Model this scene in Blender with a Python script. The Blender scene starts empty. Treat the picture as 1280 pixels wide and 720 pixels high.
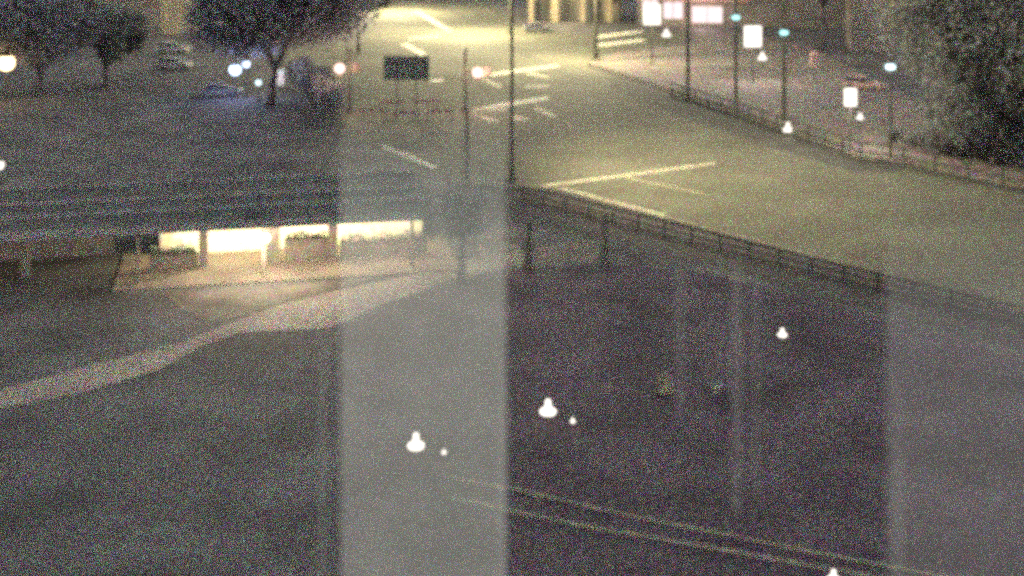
import bpy, bmesh, math, random
from mathutils import Vector, Matrix
random.seed(7)
R = math.radians
S = bpy.context.scene
COL = S.collection

# ------------------------------------------------------------------ survey
# The web camera looks out level from a sixth floor; ground distances were
# worked out from the photograph with this one pinhole relation.
H, F, HOR = 20.0, 1600.0, -120.0

def G(px, py, z=0.0):
    d = F * (H - z) / (py - HOR)
    return Vector(((px - 640.0) / F * d, d, z))

# ------------------------------------------------------------------ materials
def nodes(name):
    m = bpy.data.materials.new(name)
    m.use_nodes = True
    nt = m.node_tree
    nt.nodes.clear()
    return m, nt

def surf(name, col, rough=0.9, var=0.35, scale=1.5, fine=9.0, fvar=0.3, tint=None, bump=0.0, speck=3.2, samp=3.5):
    """diffuse surface with broad stains and fine speckle (object space, metres)"""
    m, nt = nodes(name)
    N, L = nt.nodes, nt.links
    out = N.new('ShaderNodeOutputMaterial')
    b = N.new('ShaderNodeBsdfPrincipled')
    b.inputs['Roughness'].default_value = rough
    b.inputs['Specular IOR Level'].default_value = 0.15
    tc = N.new('ShaderNodeTexCoord')
    n1 = N.new('ShaderNodeTexNoise'); n1.inputs['Scale'].default_value = scale; n1.inputs['Detail'].default_value = 5
    n2 = N.new('ShaderNodeTexNoise'); n2.inputs['Scale'].default_value = fine; n2.inputs['Detail'].default_value = 3
    L.new(tc.outputs['Object'], n1.inputs['Vector']); L.new(tc.outputs['Object'], n2.inputs['Vector'])
    r1 = N.new('ShaderNodeMapRange'); r1.inputs['From Min'].default_value = .3; r1.inputs['From Max'].default_value = .7
    r1.inputs['To Min'].default_value = 1 - var; r1.inputs['To Max'].default_value = 1 + var
    L.new(n1.outputs['Fac'], r1.inputs['Value'])
    r2 = N.new('ShaderNodeMapRange'); r2.inputs['From Min'].default_value = .3; r2.inputs['From Max'].default_value = .7
    r2.inputs['To Min'].default_value = 1 - fvar; r2.inputs['To Max'].default_value = 1 + fvar
    L.new(n2.outputs['Fac'], r2.inputs['Value'])
    mul = N.new('ShaderNodeMath'); mul.operation = 'MULTIPLY'
    L.new(r1.outputs[0], mul.inputs[0]); L.new(r2.outputs[0], mul.inputs[1])
    mix = N.new('ShaderNodeMix'); mix.data_type = 'RGBA'
    mix.inputs[6].default_value = (*col, 1)
    mix.inputs[7].default_value = (*(tint or [c * .8 for c in col]), 1)
    L.new(n1.outputs['Fac'], mix.inputs[0])
    n3 = N.new('ShaderNodeTexNoise'); n3.inputs['Scale'].default_value = speck; n3.inputs['Detail'].default_value = 5; n3.inputs['Roughness'].default_value = .9
    L.new(tc.outputs['Object'], n3.inputs['Vector'])
    c1 = N.new('ShaderNodeVectorMath'); c1.operation = 'MULTIPLY_ADD'
    L.new(n3.outputs['Color'], c1.inputs[0]); c1.inputs[1].default_value = (samp,) * 3; c1.inputs[2].default_value = (1 - samp * .5,) * 3
    c2 = N.new('ShaderNodeVectorMath'); c2.operation = 'MAXIMUM'; c2.inputs[1].default_value = (.06,) * 3
    L.new(c1.outputs[0], c2.inputs[0])
    c3 = N.new('ShaderNodeVectorMath'); c3.operation = 'MULTIPLY'
    L.new(mix.outputs[2], c3.inputs[0]); L.new(c2.outputs[0], c3.inputs[1])
    vm = N.new('ShaderNodeVectorMath'); vm.operation = 'SCALE'
    L.new(c3.outputs[0], vm.inputs[0]); L.new(mul.outputs[0], vm.inputs['Scale'])
    L.new(vm.outputs[0], b.inputs['Base Color'])
    if bump:
        bp = N.new('ShaderNodeBump'); bp.inputs['Strength'].default_value = bump; bp.inputs['Distance'].default_value = .05
        L.new(n2.outputs['Fac'], bp.inputs['Height']); L.new(bp.outputs[0], b.inputs['Normal'])
    L.new(b.outputs[0], out.inputs[0])
    return m

def leafmat(name, col, tint):
    m = surf(name, col, var=.45, scale=.4, fine=3, fvar=.4, tint=tint)
    nt = m.node_tree; N, L = nt.nodes, nt.links
    b = next(n for n in N if n.type == 'BSDF_PRINCIPLED'); out = next(n for n in N if n.type == 'OUTPUT_MATERIAL')
    t = N.new('ShaderNodeBsdfTranslucent'); mx = N.new('ShaderNodeMixShader'); mx.inputs[0].default_value = .4
    L.new(b.inputs['Base Color'].links[0].from_socket, t.inputs[0])
    L.new(b.outputs[0], mx.inputs[1]); L.new(t.outputs[0], mx.inputs[2]); L.new(mx.outputs[0], out.inputs[0])
    return m

def glow(name, col, strength):
    m, nt = nodes(name)
    N, L = nt.nodes, nt.links
    out = N.new('ShaderNodeOutputMaterial')
    e = N.new('ShaderNodeEmission'); e.inputs[0].default_value = (*col, 1); e.inputs[1].default_value = strength
    L.new(e.outputs[0], out.inputs[0])
    m.cycles.emission_sampling = 'NONE'
    return m

def veil_glass(name, density, fade_lo, fade_hi, col):
    """window pane with a pale veil standing in for room reflections, fading towards its top"""
    m, nt = nodes(name)
    N, L = nt.nodes, nt.links
    out = N.new('ShaderNodeOutputMaterial')
    tr = N.new('ShaderNodeBsdfTransparent')
    df = N.new('ShaderNodeBsdfDiffuse'); df.inputs[0].default_value = (*col, 1)
    tc = N.new('ShaderNodeTexCoord'); sp = N.new('ShaderNodeSeparateXYZ')
    L.new(tc.outputs['Object'], sp.inputs[0])
    mr = N.new('ShaderNodeMapRange'); mr.interpolation_type = 'SMOOTHSTEP'
    mr.inputs['From Min'].default_value = fade_hi; mr.inputs['From Max'].default_value = fade_lo
    mr.inputs['To Min'].default_value = 0; mr.inputs['To Max'].default_value = density
    L.new(sp.outputs[2], mr.inputs['Value'])
    nz = N.new('ShaderNodeTexNoise'); nz.inputs['Scale'].default_value = 11; nz.inputs['Detail'].default_value = 4
    L.new(tc.outputs['Object'], nz.inputs['Vector'])
    r2 = N.new('ShaderNodeMapRange'); r2.inputs['To Min'].default_value = .65; r2.inputs['To Max'].default_value = 1.35
    L.new(nz.outputs['Fac'], r2.inputs['Value'])
    mu = N.new('ShaderNodeMath'); mu.operation = 'MULTIPLY'
    L.new(mr.outputs[0], mu.inputs[0]); L.new(r2.outputs[0], mu.inputs[1])
    mx = N.new('ShaderNodeMixShader')
    L.new(mu.outputs[0], mx.inputs[0]); L.new(tr.outputs[0], mx.inputs[1]); L.new(df.outputs[0], mx.inputs[2])
    L.new(mx.outputs[0], out.inputs[0])
    return m

M = {}
M['lawn'] = surf('lawn_grass', (.09, .083, .081), speck=5.5, samp=6, var=.45, scale=.22, fine=5, fvar=.35, tint=(.074, .071, .068), bump=.4)
M['lit_ground'] = surf('lit_paving', (.14, .12, .10), samp=5, var=.5, scale=.4, tint=(.10, .09, .078))
M['railing'] = surf('railing_paint', (.055, .053, .047))
M['fence'] = surf('fence_pale', (.13, .12, .085))
M['plaza'] = surf('plaza_ground', (.067, .052, .061), speck=5, samp=7, var=.45, scale=.25, fine=5, fvar=.35, tint=(.056, .046, .053), bump=.3)
M['asphalt'] = surf('asphalt', (.09, .0895, .063), speck=3.4, samp=6.5, var=.3, scale=.12, fine=4.5, fvar=.4, tint=(.078, .074, .058))
M['pave'] = surf('pavement_slabs', (.15, .125, .11), speck=1.7, samp=7, var=.25, scale=.4, fine=4, fvar=.55, tint=(.12, .105, .095))
M['path'] = surf('path_gravel', (.235, .20, .165), samp=5, var=.5, scale=.16, fine=7, fvar=.3, tint=(.21, .18, .155))
M['kerb'] = surf('kerb_stone', (.17, .155, .12), var=.3, scale=.8)
M['paint'] = surf('worn_road_paint', (.8, .77, .62), var=.35, scale=1.2, fine=7, fvar=.35, tint=(.66, .62, .48))
M['faint'] = surf('faded_road_paint', (.44, .42, .31), var=.35, scale=1.2, fine=7, fvar=.35, tint=(.36, .34, .26))
M['roof'] = surf('roof_felt', (.072, .072, .068), samp=7, var=.3, scale=.4, fine=3, tint=(.06, .058, .056))
M['rooftrim'] = surf('roof_trim', (.15, .147, .138), var=.3, scale=.6)
M['wall'] = surf('pale_render', (.75, .70, .56), var=.12, scale=.5)
M['stone'] = surf('pillar_concrete', (.16, .14, .11), var=.25, scale=1)
M['floor'] = surf('porch_floor', (.20, .165, .135), var=.25, scale=.5)
M['pole'] = surf('dark_pole', (.06, .058, .045), var=.2, scale=2)
M['sign'] = surf('sign_back', (.075, .08, .07), var=.25, scale=1)
M['leaf'] = leafmat('leaf_dark', (.185, .176, .20), (.165, .17, .165))
M['leafgrey'] = leafmat('leaf_grey', (.18, .176, .19), (.16, .17, .155))
M['soil'] = surf('verge_soil', (.074, .066, .062), samp=8, var=.3, scale=.6, fine=5, tint=(.045, .042, .04))
M['edge_shadow'] = surf('shadowed_asphalt', (.055, .053, .045), var=.3, scale=.5, fine=5, tint=(.045, .044, .038))
M['leafg'] = leafmat('leaf_green', (.175, .195, .165), (.165, .165, .155))
M['bark'] = surf('bark', (.075, .068, .075), var=.4, scale=3)
M['bldg'] = surf('facade_plaster', (.14, .125, .11), var=.3, scale=.3)
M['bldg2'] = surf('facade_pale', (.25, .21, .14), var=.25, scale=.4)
M['opening'] = surf('dark_opening_and_shadow', (.07, .07, .064), var=.2, scale=1)
M['paint_pale'] = surf('car_pale', (.32, .30, .28), rough=.5, var=.1)
M['paint_grey'] = surf('car_grey', (.13, .125, .12), rough=.5, var=.1)
M['paint_pink'] = surf('car_salmon', (.5, .32, .27), rough=.5, var=.1)
M['tyre'] = surf('tyre_rubber', (.02, .02, .02))
M['glass'] = surf('car_glass', (.03, .032, .035), rough=.3, var=.1)
M['rim'] = surf('wheel_rim', (.2, .2, .2))
M['mirrored_blob'] = surf('pale_mirrored_blob', (.14, .115, .09), var=.35, scale=2, fine=9)
M['mirrored_blob_g'] = surf('grey_mirrored_blob', (.125, .12, .12), var=.35, scale=2, fine=9)
M['barrier'] = surf('barrier_red', (.17, .09, .085), var=.3, scale=1)
M['barrier_w'] = surf('barrier_white', (.20, .17, .15), var=.3, scale=1)
M['white'] = surf('white_board', (.7, .66, .6), var=.1)
M['g_white'] = glow('lamp_white', (1, .92, .82), 1.9)
M['g_warm'] = glow('lamp_warm', (1, .9, .7), 5)
M['g_orange'] = glow('lamp_orange', (1, .72, .36), 6)
M['g_blue'] = glow('lamp_blue_white', (.55, .72, 1), 4)
M['g_cyan'] = glow('lamp_cyan', (.45, .95, .95), 2)
M['g_cyanw'] = glow('lamp_pale_cyan', (.7, .93, 1), 2.6)
M['g_red'] = glow('lamp_red', (1, .62, .55), 2.5)
M['g_pink'] = glow('shop_window_pink', (1, .80, .84), 1.3)
M['g_yel'] = glow('lamp_yellow', (.9, .8, .25), .6)

# ------------------------------------------------------------------ mesh helpers
def BM(): return bmesh.new()

def box(bm, c, s, rz=0.0, bev=0.0):
    mat = Matrix.Translation(c) @ Matrix.Rotation(rz, 4, 'Z') @ Matrix.Diagonal((*s, 1))
    r = bmesh.ops.create_cube(bm, size=1.0, matrix=mat)
    if bev:
        es = list({e for v in r['verts'] for e in v.link_edges})
        bmesh.ops.bevel(bm, geom=es, offset=bev, segments=2, affect='EDGES', profile=.6)

def tube(bm, a, b, r0, r1=None, n=10, caps=True):
    a, b = Vector(a), Vector(b)
    r1 = r0 if r1 is None else r1
    d = (b - a)
    q = d.to_track_quat('Z', 'Y').to_matrix().to_4x4()
    bmesh.ops.create_cone(bm, cap_ends=caps, cap_tris=False, segments=n, radius1=r0, radius2=r1,
                          depth=d.length, matrix=Matrix.Translation((a + b) / 2) @ q)

def lathe(bm, prof, c=(0, 0, 0), n=20):
    c = Vector(c); rings = []
    for r, z in prof:
        if r < 1e-4: rings.append([bm.verts.new(c + Vector((0, 0, z)))])
        else: rings.append([bm.verts.new(c + Vector((r * math.cos(2 * math.pi * k / n), r * math.sin(2 * math.pi * k / n), z))) for k in range(n)])
    for A, B in zip(rings, rings[1:]):
        for k in range(n):
            j = (k + 1) % n
            if len(A) == 1 and len(B) > 1: bm.faces.new((A[0], B[j], B[k]))
            elif len(B) == 1 and len(A) > 1: bm.faces.new((A[k], A[j], B[0]))
            elif len(A) > 1: bm.faces.new((A[k], A[j], B[j], B[k]))

def prism(bm, pts, z0, z1):
    lo = [bm.verts.new((p[0], p[1], z0)) for p in pts]
    hi = [bm.verts.new((p[0], p[1], z1)) for p in pts]
    n = len(pts)
    bm.faces.new(hi); bm.faces.new(lo[::-1])
    for k in range(n):
        j = (k + 1) % n
        bm.faces.new((lo[k], lo[j], hi[j], hi[k]))

def sheet(bm, pts, z):
    f = bm.faces.new([bm.verts.new((p[0], p[1], z)) for p in pts])
    if f.normal.z < 0: f.normal_flip()

def mirrored_blob(bm, c, s, seed):
    rnd = random.Random(seed)
    r = bmesh.ops.create_icosphere(bm, subdivisions=3, radius=1.0)
    ph = [rnd.uniform(0, 6) for _ in range(6)]
    for v in r['verts']:
        p = v.co
        k = 1 + .16 * math.sin(3 * p.x + ph[0]) * math.cos(2.3 * p.y + ph[1]) + .1 * math.sin(5 * p.z + ph[2] + 3 * p.y) + .05 * rnd.random()
        v.co = Vector((p.x * k * s[0], p.y * k * s[1], max(p.z * k, -.35) * s[2])) + Vector(c) + Vector((0, 0, .35 * s[2]))

def link(name, bm, mat, parent=None, smooth=False, mats=None):
    bmesh.ops.recalc_face_normals(bm, faces=bm.faces)
    me = bpy.data.meshes.new(name); bm.to_mesh(me); bm.free()
    for m in (mats or [mat]): me.materials.append(m)
    if smooth:
        for p in me.polygons: p.use_smooth = True
    o = bpy.data.objects.new(name, me); COL.objects.link(o)
    if parent: o.parent = parent
    return o

def tag(o, label, cat, group=None):
    o['label'] = label; o['category'] = cat
    if group: o['group'] = group
    return o

def thing(name, label, cat, loc=(0, 0, 0), rz=0.0, group=None):
    o = bpy.data.objects.new(name, None); COL.objects.link(o)
    o.location = loc; o.rotation_euler = (0, 0, rz); o.empty_display_size = .3
    return tag(o, label, cat, group)

def struct(name, bm, mat):
    o = link(name, bm, mat); o['kind'] = 'structure'
    return o

def dup(root, loc, rz, label, group=None):
    def rec(o, par):
        c = o.copy(); COL.objects.link(c)
        if par: c.parent = par
        for ch in list(o.children): rec(ch, c)
        return c
    r = rec(root, None); r.location = loc; r.rotation_euler = (0, 0, rz); r['label'] = label
    if group: r['group'] = group
    return r

def lamp(loc, col, watts, radius=.25, name='lamp_light', kind='POINT', spot=None):
    l = bpy.data.lights.new(name, kind); l.energy = watts; l.color = col; l.shadow_soft_size = radius
    if spot: l.spot_size = R(spot); l.spot_blend = .8
    o = bpy.data.objects.new(name, l); COL.objects.link(o); o.location = loc
    return o

# ------------------------------------------------------------------ the setting
bm = BM(); bmesh.ops.create_grid(bm, x_segments=24, y_segments=24, size=1500, matrix=Matrix.Translation((0, 1000, 0)))
struct('ground', bm, M['lawn'])

road_px = [(520, -72), (478, 0), (452, 55), (345, 62), (345, 74), (378, 78), (424, 118), (424, 165), (480, 192), (560, 226),
           (640, 233), (692, 236), (1280, 388), (1700, 497), (1700, 330), (1400, 270), (1280, 238), (1130, 206), (1075, 200), (980, 165),
           (860, 125), (800, 105), (735, 84), (760, 66), (860, 52), (860, 36), (720, 42), (640, 30), (600, -12), (575, -72)]
bm = BM(); sheet(bm, [G(*p) for p in road_px], .004); struct('road', bm, M['asphalt'])

# far pavement along the right-hand road, with its kerb
pv = [(735, 80), (800, 100), (860, 120), (980, 159), (1080, 196), (1130, 201), (1280, 233), (1400, 264), (1400, 215), (1240, 180),
      (1130, 120), (1010, 58), (930, 44), (868, 38), (868, 54), (770, 68)]
bm = BM(); prism(bm, [G(*p) for p in pv], -.05, .13); struct('pavement', bm, M['pave'])
def strip(bm, px, w, z0, z1):
    P = [G(*p) for p in px]
    for a, b in zip(P, P[1:]):
        d = (b - a); n = Vector((-d.y, d.x, 0)).normalized() * w / 2
        prism(bm, [a - n, b - n, b + n, a + n], z0, z1)
bm = BM(); strip(bm, [(735, 82), (800, 102.5), (860, 122.5), (980, 162), (1078, 198.5), (1130, 203.5), (1280, 236), (1400, 267)], .3, 0, .15); struct('kerb', bm, M['kerb'])

# near pavement and kerb between the road and the dark lawn
bm = BM(); strip(bm, [(560, 228), (640, 235), (692, 238), (1280, 391), (1700, 500)], .35, 0, .14); struct('kerb', bm, M['kerb'])
bm = BM(); sheet(bm, [G(*p) for p in [(600, 234), (692, 241), (1280, 395), (1700, 505), (1700, 560), (1280, 440), (900, 335), (760, 306), (640, 274), (600, 262)]], .006); struct('verge', bm, M['soil'])
bm = BM(); sheet(bm, [G(*p) for p in [(770, 96), (860, 126), (980, 166), (1078, 203), (1130, 208), (1130, 214), (1070, 216), (970, 186), (850, 146), (760, 108)]], .0065); struct('edge_shadow', bm, M['edge_shadow'])  # dark strip painted as the shadow of the pavement edge
# path in front of the pavilion
up = [(-80, 505), (0, 488), (120, 455), (230, 428), (300, 399), (345, 382), (420, 364), (520, 343), (560, 335), (648, 298)]
dn = [(655, 330), (560, 352), (470, 385), (412, 411), (300, 416), (255, 433), (200, 462), (100, 493), (0, 510), (-80, 528)]
bm = BM(); sheet(bm, [G(*p) for p in up + dn], .02); struct('path', bm, M['path'])
bm = BM(); sheet(bm, [G(*p) for p in [(596, 292), (640, 283), (652, 290), (652, 312), (596, 325)]], .028); struct('path', bm, M['lit_ground'])
bm = BM(); sheet(bm, [G(*p) for p in [(672, 308), (740, 300), (752, 312), (745, 326), (672, 330)]], .012); struct('path', bm, M['lit_ground'])
bm = BM(); sheet(bm, [G(*p) for p in [(424, 411), (470, 388), (560, 356), (660, 334), (760, 330), (900, 345), (1280, 446), (1700, 566), (1700, 900), (426, 900)]], .003); struct('plaza', bm, M['plaza'])
bm = BM(); sheet(bm, [G(*p) for p in [(205, 366), (330, 361), (470, 346), (430, 360), (345, 380), (300, 397), (262, 404), (225, 385)]], .01); struct('lit_ground', bm, M['lit_ground'])  # paler sheet shaped as the pool of light before the pavilion
# footway with two pale edgings crossing the near lawn
bm = BM(); strip(bm, [(560, 598), (640, 612), (760, 640), (900, 668), (1030, 694), (1180, 722), (1400, 760)], .16, 0, .06); struct('path_edging', bm, M['kerb'])
bm = BM(); strip(bm, [(560, 622), (640, 640), (760, 664), (880, 684), (1000, 706), (1180, 738)], .2, 0, .06); struct('path_edging', bm, M['kerb'])

# road markings
bm = BM()
def line(a, b, w): 
    a, b = G(*a), G(*b); d = b - a; n = Vector((-d.y, d.x, 0)).normalized() * w / 2
    sheet(bm, [a - n, b - n, b + n, a + n], .009)
def quad(*px): sheet(bm, [G(*p) for p in px], .009)
quad((592, 136.5), (595, 137.7), (640, 132), (686, 124), (685, 120.6), (638, 127.4))       # crossing lines
quad((592, 95.5), (594, 97.8), (640, 91.6), (700, 83.3), (698, 80.4), (640, 87.4))
quad((534, 100), (552, 99), (556, 101), (545, 103))
quad((474, 182), (480, 182), (548, 209), (542, 211))
quad((500, 190), (506, 190), (520, 196), (514, 197))
quad((744, 45), (802, 38), (806, 40), (748, 47.5)); quad((742, 56), (802, 49), (808, 51), (746, 58.5))
quad((508, 47), (548, 44), (552, 46), (512, 50)); quad((516, 14), (524, 14), (566, 38), (558, 39))
quad((500, 55), (508, 54), (534, 67), (526, 69))
struct('road_marking', bm, M['paint'])
bm = BM()
quad((676, 231.5), (680, 233.5), (800, 218), (896, 204.5), (893, 203), (800, 215.8))       # stop line
quad((700, 235), (703, 234.4), (832, 268.5), (829, 270))                          # edge line
line((782, 222), (880, 242), .16)
quad((602, 99), (608, 99), (629, 108), (622, 110))
quad((652, 110), (660, 107), (688, 106), (684, 109.5))
quad((588, 142), (600, 145), (626, 150), (614, 153)); quad((636, 146), (648, 144), (664, 150), (640, 151))
quad((666, 135), (674, 134), (698, 145), (690, 147))
quad((610, 137.5), (630, 136), (636, 138), (614, 139))
quad((655, 92), (664, 90), (690, 97), (684, 98))
struct('road_marking', bm, M['faint'])
# dark rail grooves, and a kerb shadow painted on the carriageway
bm = BM()
strip(bm, [(532, -8), (562, 12), (608, 36)], .9, 0, .007); strip(bm, [(556, -8), (584, 8), (622, 28)], .7, 0, .007)
strip(bm, [(652, 66), (690, 84), (740, 108)], .7, 0, .007)  # dark line drawn as the kerb's shadow
struct('tram_rail_kerb_shadow', bm, M['opening'])

# ------------------------------------------------------------------ the lit pavilion
def leaves_low(bm, x0, x1, hw, seed):
    rnd = random.Random(seed)
    for _ in range(420):
        x = rnd.uniform(x0 + .1, x1 - .1)
        p = Vector((x, 2.6 + rnd.uniform(-.15, .15), hw + .08 + rnd.random() ** 1.5 * (.22 + .25 * abs(math.sin(x * 1.9 + seed)))))
        u = Vector((rnd.gauss(0, 1), rnd.gauss(0, 1), rnd.gauss(0, 1))).normalized(); v = u.cross(Vector((rnd.gauss(0, 1), rnd.gauss(0, 1), rnd.gauss(0, 1)))).normalized()
        s_ = rnd.uniform(.06, .13)
        bm.faces.new([bm.verts.new(q) for q in (p + u * s_, p + v * s_ * .6, p - u * s_, p - v * s_ * .6)])

A0, A1 = G(172, 355), G(515, 335)
ux = (A1 - A0).normalized(); ang = math.atan2(ux.y, ux.x)
uy = Vector((-ux.y, ux.x, 0))
pav = thing('pavilion', 'long low flat-roofed pavilion with brightly lit back wall and row of pillars', 'pavilion', A0, ang)
Linv = (Matrix.Translation(A0) @ Matrix.Rotation(ang, 4, 'Z')).inverted()
def loc(px, py): return Linv @ G(px, py)
XR = loc(549, 334).x
bm = BM(); box(bm, ((XR - 22) / 2, 4.3, 3.12), (XR + 22, 10.4, .3)); link('roof', bm, M['roof'], pav)
roof = pav.children[0]
bm = BM(); box(bm, ((XR - 22) / 2, -.96, 3.06), (XR + 22.1, .1, .46)); link('fascia', bm, M['rooftrim'], roof)
bm = BM()
for yy in (2.1, 5.2, 9.4): box(bm, ((XR - 22) / 2, yy, 3.33), (XR + 21.6, .32, .12))
link('roof_trim', bm, M['rooftrim'], roof)
bm = BM(); box(bm, ((XR + 1.0) / 2 - .2, 5.4, 1.45), (XR - 1.0, .25, 2.98)); link('back_wall', bm, M['wall'], pav)
bm = BM(); box(bm, (-11.8, 6.2, 1.45), (20, .25, 2.98)); link('back_wall', bm, M['bldg'], pav)
bm = BM(); box(bm, (XR / 2 , 2.6, .03), (XR + 2.4, 7.4, .06)); link('floor', bm, M['floor'], pav)
for p0, p1 in ((186, 246), (356, 414), (429, 546)):
    x0, x1 = (Linv @ G(p0, 340)).x, (Linv @ G(p1, 340)).x
    bm = BM(); hw = {186: .72, 356: 1.15, 429: .85}[p0]
    box(bm, ((x0 + x1) / 2, 2.6, hw / 2 + .02), (x1 - x0 - .05, .22, hw)); box(bm, ((x0 + x1) / 2, 2.6, hw + .06), (x1 - x0, .34, .08)); lww = link('low_wall', bm, M['stone'], pav)
    # plants in a trough along the wall break its straight top edge
    bm = BM(); leaves_low(bm, x0, x1, hw, int(p0)); link('trough_plants', bm, M['leafg'], lww)
for px, w in ((253, .5), (343, .72), (421, .55)):
    bm = BM(); x = (Linv @ G(px, 345)).x; box(bm, (x, 2.6, 1.5), (w, w, 2.96), bev=.04)
    p = link('pillar', bm, M['stone'], pav)
for px, py in ((172, 355), (330, 350), (515, 335)):
    bm = BM(); x = loc(px, py).x; tube(bm, (x, 0, .02), (x, 0, 2.97), .09); link('post', bm, M['stone'], pav)
for x in (-6, -12, -18):
    bm = BM(); box(bm, (x, 2.6, 1.5), (.4, .4, 2.96)); link('pillar', bm, M['stone'], pav)
for k, x in enumerate((2.6, 5.6, 8.6, 11.6, 14.2)):
    bm = BM(); box(bm, (x, 4.2, 2.9), (1.2, .16, .1)); link('ceiling_light', bm, M['g_warm'], pav)
    lw = pav.matrix_world if False else (Matrix.Translation(A0) @ Matrix.Rotation(ang, 4, 'Z'))
    lamp(lw @ Vector((x, 4.0, 2.6)), (1, .86, .52), (420, 1700, 1100, 520, 260)[k], .2, 'pavilion_and_fill_light')
lamp(lw @ Vector((6.8, 1.4, 2.7)), (1, .82, .6), 600, .2, 'pavilion_and_fill_light')
bm = BM(); lathe(bm, [(0, -.34), (.2, -.3), (.3, -.12), (.22, .06), (.05, .12), (0, .13)], ((Linv @ G(331, 350)).x, -.28, 2.25), 16); wl = link('post_lantern', bm, M['g_warm'], pav, smooth=True)
lamp(lw @ Vector(((Linv @ G(331, 350)).x, -.75, 2.1)), (1, .84, .6), 1700, .25, 'pavilion_and_fill_light')
lamp(lw @ Vector((13.0, 1.0, 2.7)), (1, .80, .66), 500, .2, 'pavilion_and_fill_light')
lamp(lw @ Vector((-6, 3.2, 2.4)), (1, .82, .6), 40, .2, 'pavilion_and_fill_light')  # light without a fixture, added to lift the dark left bays
for i, (px, py, s, lb) in enumerate(((318, 268, .5, 'dark roof vent left, over the brightest bay of the pavilion'), (421, 262, .42, 'small pale roof vent right, on the eave of the pavilion'))):
    x = loc(px, 335).x * 1.0
    t = thing('roof_vent', lb, 'roof vent', lw @ Vector((x, .2, 3.272)), ang)
    bm = BM(); box(bm, (0, 0, .13), (s, s, .26)); link('housing', bm, M['rooftrim' if i else 'pole'], t)
    bm = BM(); lathe(bm, [(s * .62, .26), (s * .6, .30), (s * .3, .40), (0, .42)], n=14); link('cowl', bm, M['rooftrim' if i else 'pole'], t)

# ------------------------------------------------------------------ trees and hedges
def leaves(bm, blobs, n, size, seed):
    rnd = random.Random(seed)
    tot = sum(b[1] ** 2 for b in blobs)
    for c, r, sq in blobs:
        for _ in range(int(n * r * r / tot)):
            while True:
                v = Vector((rnd.uniform(-1, 1), rnd.uniform(-1, 1), rnd.uniform(-1, 1)))
                if .25 < v.length < 1: break
            v = v * (r * rnd.uniform(.75, 1.15)); v.z *= sq
            p = Vector(c) + v
            s = size * rnd.uniform(.5, 1.3)
            a = Vector((rnd.gauss(0, 1), rnd.gauss(0, 1), rnd.gauss(0, .7))).normalized()
            b = a.cross(Vector((rnd.gauss(0, 1), rnd.gauss(0, 1), rnd.gauss(0, 1)))).normalized()
            q = [p + a * s, p + b * s * .6, p - a * s, p - b * s * .6]
            bm.faces.new([bm.verts.new(x) for x in q])

def tree(label, base, h, trunk_h, rad, seed, n=5000, size=.28, mat='leaf', fork=2, lean=0.0, tr=.3, group=None, squash=.75, skirt=0):
    rnd = random.Random(seed)
    t = thing('tree', label, 'tree', base, 0, group)
    bm = BM()
    top = Vector((lean, 0, trunk_h))
    tube(bm, (0, 0, -.1), (lean * .5, 0, trunk_h * .55), tr * 1.25, tr * .85, 12); tube(bm, (lean * .5, 0, trunk_h * .55 - .05), top, tr * .85, tr * .75, 12)
    ends = []
    for k in range(fork + 4):
        an = 2 * math.pi * k / (fork + 4) + rnd.uniform(-.3, .3)
        e = Vector((lean + math.cos(an) * rad * .55, math.sin(an) * rad * .5, trunk_h + (h - trunk_h) * rnd.uniform(.3, .7)))
        mid = top.lerp(e, .5) + Vector((0, 0, .12 * (h - trunk_h)))
        tube(bm, top - Vector((0, 0, .1)), mid, tr * .55, tr * .36, 8); tube(bm, mid, e, tr * .36, tr * .12, 7)
        ends.append(e)
    link('trunk', bm, M['bark'], t, smooth=True)
    blobs = [(Vector((lean, 0, trunk_h + (h - trunk_h) * .55)), rad * .68, squash)]
    for e in ends:
        blobs.append((e, rad * rnd.uniform(.38, .58), squash))
    for k in range(7):
        an = rnd.uniform(0, 6.28); q = rnd.uniform(.5, .85)
        blobs.append((Vector((lean + math.cos(an) * rad * q, math.sin(an) * rad * q, trunk_h + (h - trunk_h) * rnd.uniform(.2, .85))), rad * rnd.uniform(.2, .36), squash))
    for k in range(skirt):
        an = 2 * math.pi * k / skirt + rnd.uniform(-.2, .2)
        blobs.append((Vector((math.cos(an) * rad * (q := rnd.uniform(.15, .5)), math.sin(an) * rad * q, h * rnd.uniform(.08, .3))), rad * rnd.uniform(.22, .42), .9))
    bm = BM(); leaves(bm, blobs, n, size, seed); link('crown', bm, M[mat], t)
    return t

# big plane tree behind the hedge, low fork
tree('large dark spreading tree whose forked trunk stands beside the blue-white lamp', G(338, 132), 17, 3.6, 9.6, 3, n=22000, size=.34, tr=.42, lean=.5)
tree('smaller greenish tree crown hanging over left side of the far street', G(448, 66), 12, 4.2, 4.4, 5, n=7000, size=.3, mat='leafg', tr=.22)
# left-hand dark trees
tree('broad dark tree at the top left corner beside the orange lamp', G(50, 118), 12, 2.0, 7.2, 11, n=18000, size=.28)
tree('dark tree right of the corner tree, in front of the far parked cars', G(132, 108), 11, 1.8, 4.8, 12, n=13000, size=.28, mat='leafg')
# right-hand dark trees
tree('tall dense dark tree filling the top right corner', G(1212, 196), 20, 1.6, 7.6, 21, n=40000, size=.21, tr=.4, squash=1.2, skirt=6, mat='leafgrey')
tree('dark tree right of the corner tree at the frame edge', G(1330, 212), 18, .9, 6.0, 22, n=26000, size=.2, tr=.4, squash=1.1, skirt=8, mat='leafgrey')
tree('dark round-topped tree above the far pavement between two cyan lamps', G(1030, 62), 16, 6.0, 7.2, 23, n=10000, size=.34, tr=.3)
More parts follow.
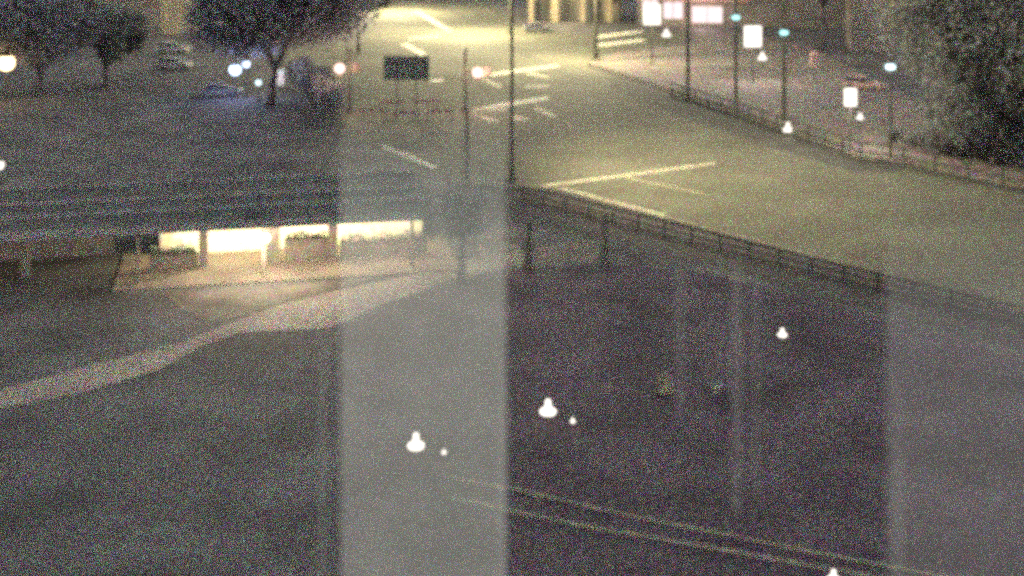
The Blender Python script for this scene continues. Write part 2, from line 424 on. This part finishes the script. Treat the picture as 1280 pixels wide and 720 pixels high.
# young trees along the near kerb
tree('young dark street tree standing beside the right end of the lit pavilion', G(577, 352), 5.0, 2.1, 1.3, 31, n=2300, size=.17, tr=.2, squash=1.0)

def hedge(label, pts, w, h, n, seed, mat='leaf'):
    rnd = random.Random(seed)
    P = [G(*p) for p in pts]
    t = thing('hedge', label, 'hedge', P[0])
    bm = BM(); lens = [(b - a).length for a, b in zip(P, P[1:])]; tot = sum(lens)
    for (a, b), l in zip(zip(P, P[1:]), lens):
        d = (b - a).normalized(); nn = Vector((-d.y, d.x, 0))
        for _ in range(int(n * l / tot)):
            p = a + d * rnd.uniform(0, l) + nn * rnd.uniform(-.5, .5) * w - P[0]
            p.z = h * (rnd.random() ** .6) * (1 + .12 * math.sin(p.x * 1.7) + .1 * math.sin(p.y * 2.9))
            s = rnd.uniform(.1, .24)
            u = Vector((rnd.gauss(0, 1), rnd.gauss(0, 1), rnd.gauss(0, 1))).normalized()
            v = u.cross(Vector((rnd.gauss(0, 1), rnd.gauss(0, 1), rnd.gauss(0, 1)))).normalized()
            bm.faces.new([bm.verts.new(x) for x in (p + u * s, p + v * s * .6, p - u * s, p - v * s * .6)])
    link('foliage', bm, M[mat], t)
    for k, p in enumerate(P):
        bm = BM(); p = p - P[0]; tube(bm, p, p + Vector((.05, .03, h * .8)), .05, .02, 7); link('stem', bm, M['bark'], t)
hedge('tall dark clipped hedge at the corner of the lawn left of the traffic lights', [(372, 108), (398, 128), (414, 158)], 2.6, 3.0, 6500, 41)
hedge('low dark hedge at the foot of the corner tree on the right', [(1112, 176), (1200, 196), (1400, 236)], 1.4, .9, 4500, 44, 'leafgrey')

def railing(label, pts, h, step, mat):
    name = 'railing'
    P = [G(*p) for p in pts]
    t = thing(name, label, 'railing', P[0])
    for z in (h, h * .55, .15):
        bm = BM()
        for a, b in zip(P, P[1:]): box(bm, (a + b) / 2 - P[0] + Vector((0, 0, z)), ((b - a).length + .02, .08, .13), math.atan2((b - a).y, (b - a).x))
        link('rail', bm, mat, t)
    for a, b in zip(P, P[1:]):
        n = max(1, int((b - a).length / step))
        for k in range(n):
            p = a.lerp(b, k / n) - P[0]; bm = BM(); box(bm, p + Vector((0, 0, h / 2 + .03)), (.13, .13, h + .06)); link('post', bm, mat, t)
railing('long dark railing along the near kerb of the wide road', [(652, 250), (900, 314), (1290, 412)], .9, 1.9, M['railing'])
railing('dark railing along the kerb of the far pavement under the row of poles', [(838, 121), (920, 147), (1010, 179), (1076, 202), (1130, 209), (1300, 246)], 1.45, 2.4, M['railing'])

# ------------------------------------------------------------------ street lamps and poles
SOD = (1, .86, .5)
def street_lamp(label, base, h, arm, rz, watts, r=.13, radius=.35, aim=None):
    t = thing('street_lamp', label, 'street lamp', base, rz)
    bm = BM(); lathe(bm, [(0, 0), (r * 2.2, 0), (r * 2.2, .25), (r * 1.6, .4), (r * 1.5, 1.2), (r * 1.1, 1.3), (r * .75, h), (0, h)], n=14); link('pole', bm, M['pole'], t, smooth=False)
    bm = BM(); tube(bm, (0, 0, h - .1), (arm * .5, 0, h + .35), .06); tube(bm, (arm * .5, 0, h + .35), (arm, 0, h + .45), .055); link('arm', bm, M['pole'], t)
    bm = BM(); box(bm, (arm + .35, 0, h + .45), (.9, .34, .16), bev=.05); hd = link('lamp_head', bm, M['pole'], t)
    bm = BM(); box(bm, (arm + .35, 0, h + .355), (.66, .24, .03)); link('diffuser', bm, M['g_warm'], hd)
    p = Matrix.Translation(base) @ Matrix.Rotation(rz, 4, 'Z') @ Vector((arm + .35, 0, h + .2))
    if aim:
        l = lamp(p, SOD, watts, radius, 'street_light', 'SPOT', 124); l.data.spot_blend = .6
        l.rotation_euler = (Vector(aim) - p).to_track_quat('-Z', 'Y').to_euler()
    else:
        lamp(p, SOD, watts, radius, 'street_light')
    return t
street_lamp('tall dark street lamp pole at the corner left of the stop line', G(640, 226), 20, 6.5, R(14), 60000, radius=.8, aim=(23, 95, 0))
street_lamp('thick dark street lamp pole at the far kerb beside the two bright lines', G(745, 76), 12, 2.2, R(200), 52000, r=.24)
street_lamp('street lamp pole half hidden by the greenish tree beside the far street', G(462, 16), 10, 4.0, R(0), 105000, r=.12)
street_lamp('far street lamp standing directly behind the tall corner lamp pole', G(638, 42), 11, 6.0, R(190), 98000, r=.2)

def mast(label, base, h, r, lampz=None, dx=None, glowm='g_cyan', group=None):
    t = thing('mast', label, 'pole', base, 0, group)
    bm = BM(); lathe(bm, [(0, 0), (r * 1.9, 0), (r * 1.9, .15), (r * 1.15, .3), (r, h * .5), (r * .8, h), (r * .3, h + .1), (0, h + .12)], n=12); link('shaft', bm, M['pole'], t)
    if lampz:
        bm = BM(); tube(bm, (0, 0, lampz + .35), (dx, 0, lampz + .35), .04); tube(bm, (dx, 0, lampz + .38), (dx, 0, lampz + .2), .05); link('bracket', bm, M['pole'], t)
        bm = BM(); lathe(bm, [(0, lampz - .22), (.26, lampz - .18), (.42, lampz), (.3, lampz + .2), (0, lampz + .24)], n=14)
        link('lamp_globe', bm, M[glowm], t, smooth=True)
        lamp(Vector(base) + Vector((dx, -.8, lampz)), (.5, .95, 1), 60, .2, 'mast_light')
    return t
mast('tall slim dark pole left of the row on the far kerb, without a cyan lamp', G(860, 126), 13, .17)
b = G(920, 134); mast('middle slim dark pole of the far kerb row with a cyan lamp', b, 12, .15, (134 - 22) / F * b.y, -12 / F * b.y)
b = G(980, 153); mast('right slim dark pole of the far kerb row with a cyan lamp', b, 11, .17, (153 - 41) / F * b.y, -12 / F * b.y)
b = G(1113, 198); mast('dark pole in front of the corner tree with a pale cyan lamp', b, 8.6, .1, (198 - 84) / F * b.y, -10 / F * b.y, 'g_cyanw')
mast('short dark post between the two pale paved patches', G(661, 336), 2.5, .17)
mast('short dark post right of the outer pale paved patch', G(757, 328), 2.6, .15)
mast('thin dark post at the corner left of the tall lamp pole', G(584, 228), 5.2, .12)

def signal(label, base, h, hz, dx, side):
    t = thing('traffic_light', label, 'traffic light', base)
    bm = BM(); lathe(bm, [(0, 0), (.32, 0), (.32, .3), (.16, .4), (.13, h), (0, h + .05)], n=12); link('pole', bm, M['pole'], t)
    bm = BM(); box(bm, (dx, 0, hz - .3), (.42, .34, 1.3), bev=.04); tube(bm, (0, 0, hz), (dx, 0, hz), .05); hd = link('signal_head', bm, M['pole'], t)
    bm = BM(); r = bmesh.ops.create_uvsphere(bm, u_segments=16, v_segments=10, radius=.5, matrix=Matrix.Translation((dx, -.28, hz)) @ Matrix.Diagonal((1, .45, .95, 1))); link('red_lens', bm, M['g_red'], hd, smooth=True)
    bm = BM()
    for k in (.42, .8): tube(bm, (dx, -.16, hz - k), (dx, -.2, hz - k), .13, .13, 14)
    link('dark_lens', bm, M['opening'], hd)
    bm = BM(); box(bm, (side, 0, hz + .05), (.8, .3, .95), bev=.05); link('side_head', bm, M['stone'], t)
    lamp(Vector(base) + Vector((dx, -1.3, hz + .1)), (1, .62, .48), 900, .3, 'signal_light')
b = G(437, 140); signal('traffic light on a pole showing red beside the dark hedge', b, 6.1, (140 - 85) / F * b.y, -12 / F * b.y, .7)
b = G(582, 138); signal('traffic light on a pole showing red at the end of the zebra crossing', b, 6.0, (138 - 90) / F * b.y, 15 / F * b.y, 27 / F * b.y)

# large sign seen from behind
b = G(508, 150); k = b.y / F
t = thing('sign_board', 'large dark rectangular road sign on two thin posts beside the intersection', 'road sign', b)
bm = BM(); box(bm, (0, 0, 65 * k), (57 * k, .12, 30 * k), bev=.05); board = link('board', bm, M['sign'], t)
bm = BM(); box(bm, (0, -.09, 57 * k), (54 * k, .06, .1)); box(bm, (0, -.09, 72 * k), (54 * k, .06, .1)); link('rail', bm, M['pole'], board)
for s in (-.9, .9):
    bm = BM(); tube(bm, (s, .1, 0), (s, .1, 79 * k), .06); link('post', bm, M['pole'], t)

# striped works barriers in front of the sign
def barrier(label, base, rz, w):
    t = thing('road_barrier', label, 'barrier', base, rz, 'low striped barriers by the intersection')
    bm = BM(); nst = 6; box(bm, (0, 0, .9), (w, .04, .32))
    for k in range(1, nst):
        bmesh.ops.bisect_plane(bm, geom=bm.verts[:] + bm.edges[:] + bm.faces[:], plane_co=(k * w / nst - w / 2, 0, 0), plane_no=(1, 0, 0))
    for f in bm.faces: f.material_index = int((f.calc_center_median().x + w / 2) / w * nst * .999) % 2
    link('striped_panel', bm, None, t, mats=[M['barrier'], M['barrier_w']])
    for s in (-1, 1):
        bm = BM(); tube(bm, (s * w * .42, .04, 0), (s * w * .42, .04, 1.0), .03); box(bm, (s * w * .42, .04, .04), (.12, .6, .08)); link('foot', bm, M['pole'], t)
for px, py, lb in ((468, 150, 'striped barrier left of the large dark sign'), (508, 153, 'striped barrier directly under the large dark sign'), (550, 151, 'striped barrier between the dark sign and the zebra crossing'), (490, 139, 'striped barrier set behind the others under the left half of the sign'), (534, 138, 'striped barrier set behind the others right of the dark sign')):
    barrier(lb, G(px, py), R(4), 2.6)

# ------------------------------------------------------------------ lit boxes, bollards, mirrored room lamps
def lightbox(label, px, y0, y1, w, base_y, watts):
    b = G(px, base_y); k = b.y / F
    t = thing('light_box', label, 'light box', b, 0)
    zc, hh = (base_y - (y0 + y1) / 2) * k, (y1 - y0) * k
    bm = BM(); tube(bm, (0, .1, 0), (0, .1, zc - hh / 2 + .1), .09); box(bm, (0, .1, .08), (.5, .5, .16)); link('post', bm, M['pole'], t)
    bm = BM(); box(bm, (0, .12, zc), (w * k, .24, hh), bev=.04); link('frame', bm, M['sign'], t)
    bm = BM(); box(bm, (0, -.02, zc), (w * k * .97, .06, hh * .97), bev=.02); link('lit_panel', bm, M['g_white'], t)
    lamp(b + Vector((0, -1.0, zc)), (1, .86, .74), watts, .4, 'box_light')
lightbox('bright white light box on a post, furthest of three along the far pavement', 815, 5, 31, 22, 82, 2600)
lightbox('bright white light box on a post, middle of three, below a cyan lamp', 941, 32, 59, 22, 104, 2600)
lightbox('bright white light box on a post, nearest of three, beside the corner tree', 1063, 110, 133, 16, 186, 1500)

def bollard(label, px, py, top, w, watts=12, name='bollard_lamp', cat='bollard lamp', group=None, col=(1, .9, .78)):
    """py = foot, top = glowing head's top, w = width of the glowing bell, all read in the photograph"""
    b = G(px, py); k = b.y / F
    t = thing(name, label, cat, b, 0, group)
    h = (py - top) * k; r = w * k / 2; hh = min(h * .85, r * 1.75)
    z = h - hh
    bm = BM(); lathe(bm, [(0, 0), (r * .5, 0), (r * .5, .06), (r * .22, .1), (r * .2, max(z, .15)), (0, max(z, .15))], n=12); link('post', bm, M['pole'], t)
    bm = BM(); lathe(bm, [(0, z), (r * .85, z + .01), (r, z + hh * .14), (r * .96, z + hh * .26), (r * .5, z + hh * .42), (r * .36, z + hh * .55), (r * .34, z + hh * .9), (r * .22, z + hh * .98), (0, z + hh)], n=18)
    link('lamp_shade', bm, M['g_white'], t, smooth=True)
    lamp(b + Vector((0, -r - .25, z + hh * .5)), col, watts, .1, 'bollard_light')
    return t
bollard('glowing white bollard lamp at the foot of the right pole on the far kerb', 985, 170, 153, 13, 60)
bollard('small glowing bollard lamp below the nearest light box', 1075, 166, 141, 9, 40)
bollard('small glowing bollard lamp below the middle light box', 953, 88, 65, 11, 60)
bollard('small glowing bollard lamp below the furthest light box', 833, 60, 36, 11, 60)
bollard('bell-shaped mirrored room lamp glowing white over the near lawn, left of the pair', 520, 566, 541, 22, 5, 'mirrored_lamp', 'reflected lamp')  # built lamps standing in for room lamps mirrored in the window
bollard('bell-shaped mirrored room lamp glowing white over the near lawn, right of the pair', 685, 526, 499, 21, 5, 'mirrored_lamp', 'reflected lamp')
bollard('small round mirrored room lamp alone over the dark lawn towards the wide road', 978, 430, 410, 12, 2, 'mirrored_lamp', 'reflected lamp')
bollard('tiny glowing mirrored spot right of the left bell-shaped mirrored lamp', 555, 576, 561, 7, 3, 'mirrored_spot', 'reflected lamp')
bollard('tiny glowing mirrored spot right of the right bell-shaped mirrored lamp', 716, 534, 522, 7, 3, 'mirrored_spot', 'reflected lamp')
bollard('glowing mirrored room lamp over the lawn at the bottom edge between the two path edgings', 1042, 738, 712, 16, 5, 'mirrored_lamp', 'reflected lamp')
for px, py, s, m, lb, sd in ((830, 492, (.38, .3, .62), 'mirrored_blob', 'tan upright blob imitating a reflection over the dark lawn, left of two', 1), (893, 488, (.34, .3, .32), 'mirrored_blob_g', 'small grey blob imitating a reflection over the dark lawn, right of two', 2)):
    bm = BM(); mirrored_blob(bm, (0, 0, 0), s, sd); o = link('reflection', bm, M[m], None, smooth=True); o.location = G(px, py); tag(o, lb, 'reflection')  # solid lumps standing in for pale blobs mirrored in the glass

def post_lamp(label, px, base_y, lamp_y, r_px, g, watts, col, off=-1.2, dz=0.0):
    b = G(px, base_y); k = b.y / F; h = (base_y - lamp_y) * k; r = r_px * k
    t = thing('post_lamp', label, 'lamp', b)
    bm = BM(); lathe(bm, [(0, 0), (.2, 0), (.2, .2), (.08, .35), (.06, h - r * .8), (0, h - r * .8)], n=12); link('post', bm, M['pole'], t)
    bm = BM(); bmesh.ops.create_uvsphere(bm, u_segments=18, v_segments=12, radius=r, matrix=Matrix.Translation((0, 0, h))); link('globe', bm, M[g], t, smooth=True)
    bm = BM(); lathe(bm, [(r * .75, h + r * .72), (r * .7, h + r * .82), (r * .2, h + r * 1.1), (0, h + r * 1.12)], n=14); link('cap', bm, M['pole'], t)
    lamp(b + Vector((0, off, h + dz)), col, watts, .3, 'post_light')
post_lamp('orange globe lamp on a post at the left edge of the picture', 8, 128, 78, 10, 'g_orange', 450, (1, .72, .35))
post_lamp('white globe lamp on a low post at the left edge above the pavilion roof', -1, 232, 206, 6, 'g_white', 60, (1, .95, .9))
post_lamp('bright blue-white lamp on a post left of the forked tree trunk', 294, 124, 87, 7, 'g_blue', 900, (.36, .46, 1), -1.0, .3)
bl = lamp(G(294, 124) + Vector((.3, -2.0, 3.2)), (.36, .46, 1), 14000, .3, 'post_light', 'SPOT', 150)  # extra upward spot, added to spread a blue halo into the crown
bl.rotation_euler = Vector((.25, .35, 1)).to_track_quat('-Z', 'Y').to_euler()
post_lamp('smaller blue-white globe drawing out the flare, close to the right of the brightest blue-white lamp', 308, 122, 80, 4, 'g_blue', 300, (.42, .52, 1))  # second globe added to stretch the blue-white flare
post_lamp('small cyan lamp on a short post between the blue-white lamp and the forked trunk', 323, 126, 103, 3.4, 'g_cyanw', 25, (.4, .8, 1))
post_lamp('white globe lamp peeping out above the tree at the top edge', 433, 78, 1, 8, 'g_white', 900, (1, .9, .75))

b = G(350, 116); k = b.y / F
t = thing('street_glow_panel', 'small white panel standing in for lit street, right of the forked tree trunk', 'street glow panel', b)  # panel made up in place of the bright street behind the trunk
bm = BM(); box(bm, (0, 0, 19 * k), (10 * k, .1, 20 * k), bev=.03); link('street_glow', bm, M['white'], t)
bm = BM(); tube(bm, (0, .12, 0), (0, .12, 28 * k), .06); link('post', bm, M['pole'], t)
lamp(b + Vector((.2, -1.6, 2.4)), (1, .95, .85), 160, .2, 'panel_light')

# ------------------------------------------------------------------ parked cars
def car(label, base, rz, paint, lights=True, group=None):
    t = thing('parked_car', label, 'car', base, rz, group)
    W = 1.74
    side = [(-2.15, .32), (-2.2, .62), (-2.12, .88), (-1.2, .96), (1.05, .94), (2.0, .78), (2.18, .58), (2.12, .30)]
    bm = BM()
    secs = []
    for y, q in ((-W / 2, .93), (-W / 2 + .1, 1.0), (W / 2 - .1, 1.0), (W / 2, .93)):
        secs.append([bm.verts.new((x * (.985 if q < 1 else 1), y, .3 + (z - .3) * q)) for x, z in side])
    n = len(side)
    for a, b2 in zip(secs, secs[1:]):
        for k in range(n):
            j = (k + 1) % n; bm.faces.new((a[k], a[j], b2[j], b2[k]))
    bm.faces.new(secs[0]); bm.faces.new(secs[-1][::-1])
    body = link('body', bm, paint, t)
    def hull(lo, hi, z0, z1, name, mat, ins):
        bm = BM()
        a = [bm.verts.new(p) for p in ((lo[0], -W / 2 + .06, z0), (lo[1], -W / 2 + .06, z0), (lo[1], W / 2 - .06, z0), (lo[0], W / 2 - .06, z0))]
        c = [bm.verts.new(p) for p in ((hi[0], -W / 2 + ins, z1), (hi[1], -W / 2 + ins, z1), (hi[1], W / 2 - ins, z1), (hi[0], W / 2 - ins, z1))]
        bm.faces.new(a[::-1]); bm.faces.new(c)
        for k in range(4): bm.faces.new((a[k], a[(k + 1) % 4], c[(k + 1) % 4], c[k]))
        link(name, bm, mat, t)
    hull((-1.95, 1.05), (-1.35, .25), .93, 1.36, 'window', M['glass'], .2)
    hull((-1.38, .28), (-1.2, .1), 1.362, 1.44, 'roof', paint, .3)
    for x in (-1.35, 1.32):
        for s in (-1, 1):
            w = bpy.data.objects.new('wheel', None)
            bm = BM(); tube(bm, (x, s * (W / 2 - .2), .32), (x, s * (W / 2 + .01), .32), .32, .32, 18); wo = link('wheel', bm, M['tyre'], t)
            bpy.data.objects.remove(w)
            bm = BM(); tube(bm, (x, s * (W / 2 + .012), .32), (x, s * (W / 2 + .03), .32), .2, .17, 14); link('rim', bm, M['rim'], wo)
    for s in (-1, 1):
        bm = BM(); box(bm, (2.1, s * .6, .66), (.12, .36, .14), bev=.03); link('headlight', bm, M['white'], t)
        bm = BM(); box(bm, (-2.16, s * .62, .74), (.1, .3, .16), bev=.02); link('tail_light', bm, M['barrier'], t)
    return t
car('grey parked car just left of the blue-white lamp, side on', G(276, 121), R(12), M['paint_grey'])
car('pale parked car at the far left, further of the two beside the house', G(216, 66), R(-4), M['paint_pale'])
car('grey parked car at the far left, nearer of the two beside the house', G(217, 86), R(-4), M['paint_pale'])
car('salmon pink parked car on the far pavement behind the nearest light box', G(1080, 112), R(-35), M['paint_pink'])
car('dark grey parked car below the arcaded building at the top of the picture', G(672, 40), R(6), M['paint_grey'])

# ------------------------------------------------------------------ buildings along the top
b = G(705, 27); k = b.y / F
t = thing('arcade_building', 'dark building with pale lit pillars at the top of the far street', 'building', b, 0)
bm = BM(); box(bm, (2, 6, 7), (16, 8, 14)); w = link('wall', bm, M['bldg'], t)
bm = BM(); box(bm, (2, .3, 5.6), (16.4, 3.2, 1.4)); link('arcade_beam', bm, M['bldg2'], t)
for x, wd in ((-5.6, .7), (-1.6, 1.2), (3.2, .6), (7.6, 1.0)):
    bm = BM(); box(bm, (x, -.6, 2.45), (wd, wd, 4.9), bev=.06); link('pillar', bm, M['bldg2'], t)
for x in (-4, .8, 5.2):
    bm = BM(); box(bm, (x, 1.96, 1.7), (2.6, .1, 3.2)); win = link('window', bm, M['opening'], t)
bm = BM(); box(bm, (5.7, -.9, 4.4), (1.4, .2, .9)); link('lit_sign', bm, M['g_yel'], t)
lamp(b + Vector((-.4, -4.5, 4.0)), (1, .85, .5), 3200, .4, 'arcade_light')

b = G(905, 34); k = b.y / F
t = thing('shop_building', 'building with bright pinkish shop window behind the furthest light box', 'shop', b, R(-8))
bm = BM(); box(bm, (4, 5.2, 6), (36, 10, 12)); link('wall', bm, M['bldg'], t)
for x0, x1, z0, z1 in ((-5.2, -.2, .7, 3.3), (-9.8, -6.6, 1.3, 4.0), (-13.2, -10.6, 1.8, 5.0)):
    bm = BM(); box(bm, ((x0 + x1) / 2, .15, (z0 + z1) / 2), (x1 - x0, .1, z1 - z0)); wn = link('shop_window', bm, M['g_pink'], t)
    bm = BM()
    for x in (x0, (x0 + x1) / 2, x1): box(bm, (x, .06, (z0 + z1) / 2), (.14, .1, z1 - z0 + .2))
    box(bm, ((x0 + x1) / 2, .05, z1 + .1), (x1 - x0 + .3, .12, .2)); box(bm, ((x0 + x1) / 2, .05, z0 - .1), (x1 - x0 + .3, .2, .2)); link('frame', bm, M['bldg2'], wn)
bm = BM(); box(bm, (-5, -.5, 4.4), (18, 1.2, .2)); link('awning', bm, M['paint_pink'], t)
lamp(b + Vector((-4, -3.5, 3)), (1, .72, .72), 1500, .4, 'shop_light')

b = G(1122, 66); k = b.y / F
t = thing('house', 'dark house with a tan lit wall strip showing between the two right trees', 'house', b, R(-10))
bm = BM(); box(bm, (6, 5, 6), (24, 8, 12)); wl = link('wall', bm, M['bldg'], t)
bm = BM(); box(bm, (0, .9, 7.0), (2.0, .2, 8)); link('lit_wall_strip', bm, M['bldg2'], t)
for x in (4, 8, 12):
    bm = BM(); box(bm, (x, .92, 5), (1.2, .16, 1.8)); link('window', bm, M['opening'], t)
lamp(b + Vector((-.4, -2.6, 7.6)), (1, .78, .45), 420, .3, 'house_light')

b = G(190, 44); k = b.y / F
t = thing('house', 'dark low house at the far left behind the two pale parked cars', 'house', b, R(3))
bm = BM(); box(bm, (-4, 5, 4), (34, 9, 8)); link('wall', bm, M['bldg'], t)
bm = BM(); box(bm, (4.5, .44, 4), (6.5, .2, 7.9)); link('pale_bay', bm, M['bldg2'], t)
for x in (-14, -9, -4, 10):
    bm = BM(); box(bm, (x, .42, 2.6), (1.6, .16, 1.9)); wn = link('window', bm, M['opening'], t)
    bm = BM(); box(bm, (x, .36, 1.58), (1.9, .2, .12)); link('sill', bm, M['bldg2'], wn)
lamp(b + Vector((3, -6, 5)), (1, .85, .6), 500, .4, 'house_light')
b = G(164, 66)
t = thing('gate_post', 'pale upright gate post in front of the far left house', 'post', b)
bm = BM(); box(bm, (0, 0, 1.3), (1.0, .8, 2.6), bev=.05); link('shaft', bm, M['bldg2'], t)
bm = BM(); box(bm, (0, 0, 2.7), (1.2, 1.0, .2), bev=.05); link('cap', bm, M['bldg2'], t)
b = G(1018, 84)
t = thing('gate_post', 'pinkish upright stone post on the far pavement under the round-topped tree', 'post', b)
bm = BM(); box(bm, (0, 0, .8), (.9, .7, 1.6), bev=.06); link('shaft', bm, M['paint_pink'], t)
bm = BM(); lathe(bm, [(.55, 1.6), (.5, 1.75), (.2, 1.95), (0, 2.0)], n=14); link('cap', bm, M['paint_pink'], t)

# ------------------------------------------------------------------ the window the camera looks through
def reflection_band(label, x0, x1, y0, y1, dens, fade0, fade1, strips, col):  # pale bands painted into the glass for reflections of the room
    D = 1.5; k = D / F
    X0, X1 = (x0 - 640) * k, (x1 - 640) * k
    Z1, Z0 = H - (y0 - HOR) * k, H - (y1 - HOR) * k
    t = thing('reflection_veil_pane', label, 'window pane', (0, D, 0))
    bm = BM()
    q = [bm.verts.new(p) for p in ((X0, 0, Z0), (X1, 0, Z0), (X1, 0, Z1), (X0, 0, Z1))]; bm.faces.new(q)
    link('reflection_veil', bm, veil_glass('reflection_veil_glass', dens, H - (fade1 - HOR) * k, H - (fade0 - HOR) * k, col), t)
    for sx, sw, f0, f1, d in strips:
        bm = BM(); a, c = (sx - sw / 2 - 640) * k, (sx + sw / 2 - 640) * k
        zt = H - (f0 - HOR) * k
        q = [bm.verts.new(p) for p in ((a, -.004, Z0), (c, -.004, Z0), (c, -.004, zt), (a, -.004, zt))]; bm.faces.new(q)
        link('veil_edge', bm, veil_glass('veil_edge_glass', d, H - (f1 - HOR) * k, H - (f0 - HOR) * k, (.2, .2, .2)), t)  # paler line along the edge of the painted veil
reflection_band('tall pale strip imitating room reflections in window glass left of centre, over mirrored lamp and pavilion end', 426, 632, 100, 800, .24, 100, 330, [(629, 9, 330, 560, .09)], (.15, .156, .146))
reflection_band('tall faint strip imitating room reflections in window glass at the right edge of the view', 1108, 1420, 190, 800, .13, 200, 420, [(1122, 12, 440, 640, .06)], (.12, .115, .12))

lamp((.1, -.6, H + .4), (1, .99, .88), 900, .15, 'veil_fill_light')  # unseen light added behind the camera to brighten the pale veils

k = 1.6 / F
t = thing('reflected_streaks', 'faint narrow vertical streaks imitating reflections in the window glass over the dark ground', 'window glass', (0, 1.6, 0))
for sx, sw, f0, f1, f2, d in ((403, 9, 380, 470, 720, .05), (850, 9, 320, 360, 520, .045), (921, 13, 310, 350, 640, .05), (945, 8, 330, 380, 620, .035)):
    bm = BM(); a, c = (sx - sw / 2 - 640) * k, (sx + sw / 2 - 640) * k
    q = [bm.verts.new(p) for p in ((a, 0, H - (f2 + 120) * k), (c, 0, H - (f2 + 120) * k), (c, 0, H - (f0 + 120) * k), (a, 0, H - (f0 + 120) * k))]; bm.faces.new(q)
    link('reflected_streak', bm, veil_glass('reflected_streak_glass', d, H - (f1 + 120) * k, H - (f0 + 120) * k, (.2, .195, .19)), t)  # streak painted into the glass as a faint mirrored vertical

# ------------------------------------------------------------------ sky, moon, camera
wd = bpy.data.worlds.new('World'); S.world = wd; wd.use_nodes = True
nt = wd.node_tree; N, L = nt.nodes, nt.links
bg = N['Background']
sky = N.new('ShaderNodeTexSky'); sky.sky_type = 'NISHITA'; sky.sun_disc = False
sky.sun_elevation = R(12); sky.sun_rotation = R(150)
hs = N.new('ShaderNodeHueSaturation'); hs.inputs['Saturation'].default_value = .1
L.new(sky.outputs[0], hs.inputs['Color'])
# coloured bright spots added to the sky so sampling leaves colour grain
vor = N.new('ShaderNodeTexVoronoi'); vor.inputs['Scale'].default_value = 60
tc = N.new('ShaderNodeTexCoord'); L.new(tc.outputs['Generated'], vor.inputs['Vector'])
lt = N.new('ShaderNodeMath'); lt.operation = 'LESS_THAN'; lt.inputs[1].default_value = .22
L.new(vor.outputs['Distance'], lt.inputs[0])
sc = N.new('ShaderNodeMath'); sc.operation = 'MULTIPLY_ADD'; sc.inputs[1].default_value = 46; sc.inputs[2].default_value = .35
L.new(lt.outputs[0], sc.inputs[0])
hue = N.new('ShaderNodeMix'); hue.data_type = 'RGBA'; hue.inputs[0].default_value = .85
hue.inputs[6].default_value = (1, 1, 1, 1)
h2 = N.new('ShaderNodeCombineColor'); h2.mode = 'HSV'
sv = N.new('ShaderNodeSeparateXYZ'); L.new(vor.outputs['Color'], sv.inputs[0])
L.new(sv.outputs[0], h2.inputs[0]); h2.inputs[1].default_value = .95; h2.inputs[2].default_value = 2.0
L.new(h2.outputs[0], hue.inputs[7])
m1 = N.new('ShaderNodeVectorMath'); m1.operation = 'MULTIPLY'; L.new(hs.outputs[0], m1.inputs[0]); L.new(hue.outputs[2], m1.inputs[1])
m2 = N.new('ShaderNodeVectorMath'); m2.operation = 'SCALE'; L.new(m1.outputs[0], m2.inputs[0]); L.new(sc.outputs[0], m2.inputs['Scale'])
L.new(m2.outputs[0], bg.inputs['Color']); bg.inputs['Strength'].default_value = .15
wd.cycles.sampling_method = 'NONE'

sun = bpy.data.lights.new('moon', 'SUN'); sun.energy = .05; sun.angle = R(10); sun.color = (.9, .92, 1)
so = bpy.data.objects.new('moon', sun); COL.objects.link(so); so.rotation_euler = (R(60), 0, R(150))

cam = bpy.data.cameras.new('Camera'); cam.sensor_width = 36; cam.lens = 36 * F / 1280; cam.shift_y = -480 / 1280
cam.dof.use_dof = True; cam.dof.focus_distance = 5.0; cam.dof.aperture_fstop = 2.3
cam.clip_start = .05; cam.clip_end = 5000
co = bpy.data.objects.new('Camera', cam); COL.objects.link(co); co.location = (0, 0, H); co.rotation_euler = (R(90), 0, 0)
S.camera = co

S.view_settings.view_transform = 'Standard'; S.view_settings.look = 'None'; S.view_settings.exposure = 0
# low-light webcam: keep the sampling grain, slightly soft pixels
S.render.engine = 'CYCLES'
S.cycles.use_denoising = False
S.cycles.use_adaptive_sampling = False
S.cycles.use_light_tree = True
S.cycles.sample_clamp_direct = 7.0; S.cycles.sample_clamp_indirect = 2.0
S.cycles.max_bounces = 4; S.cycles.diffuse_bounces = 2; S.cycles.transparent_max_bounces = 8
S.cycles.filter_width = 2.9
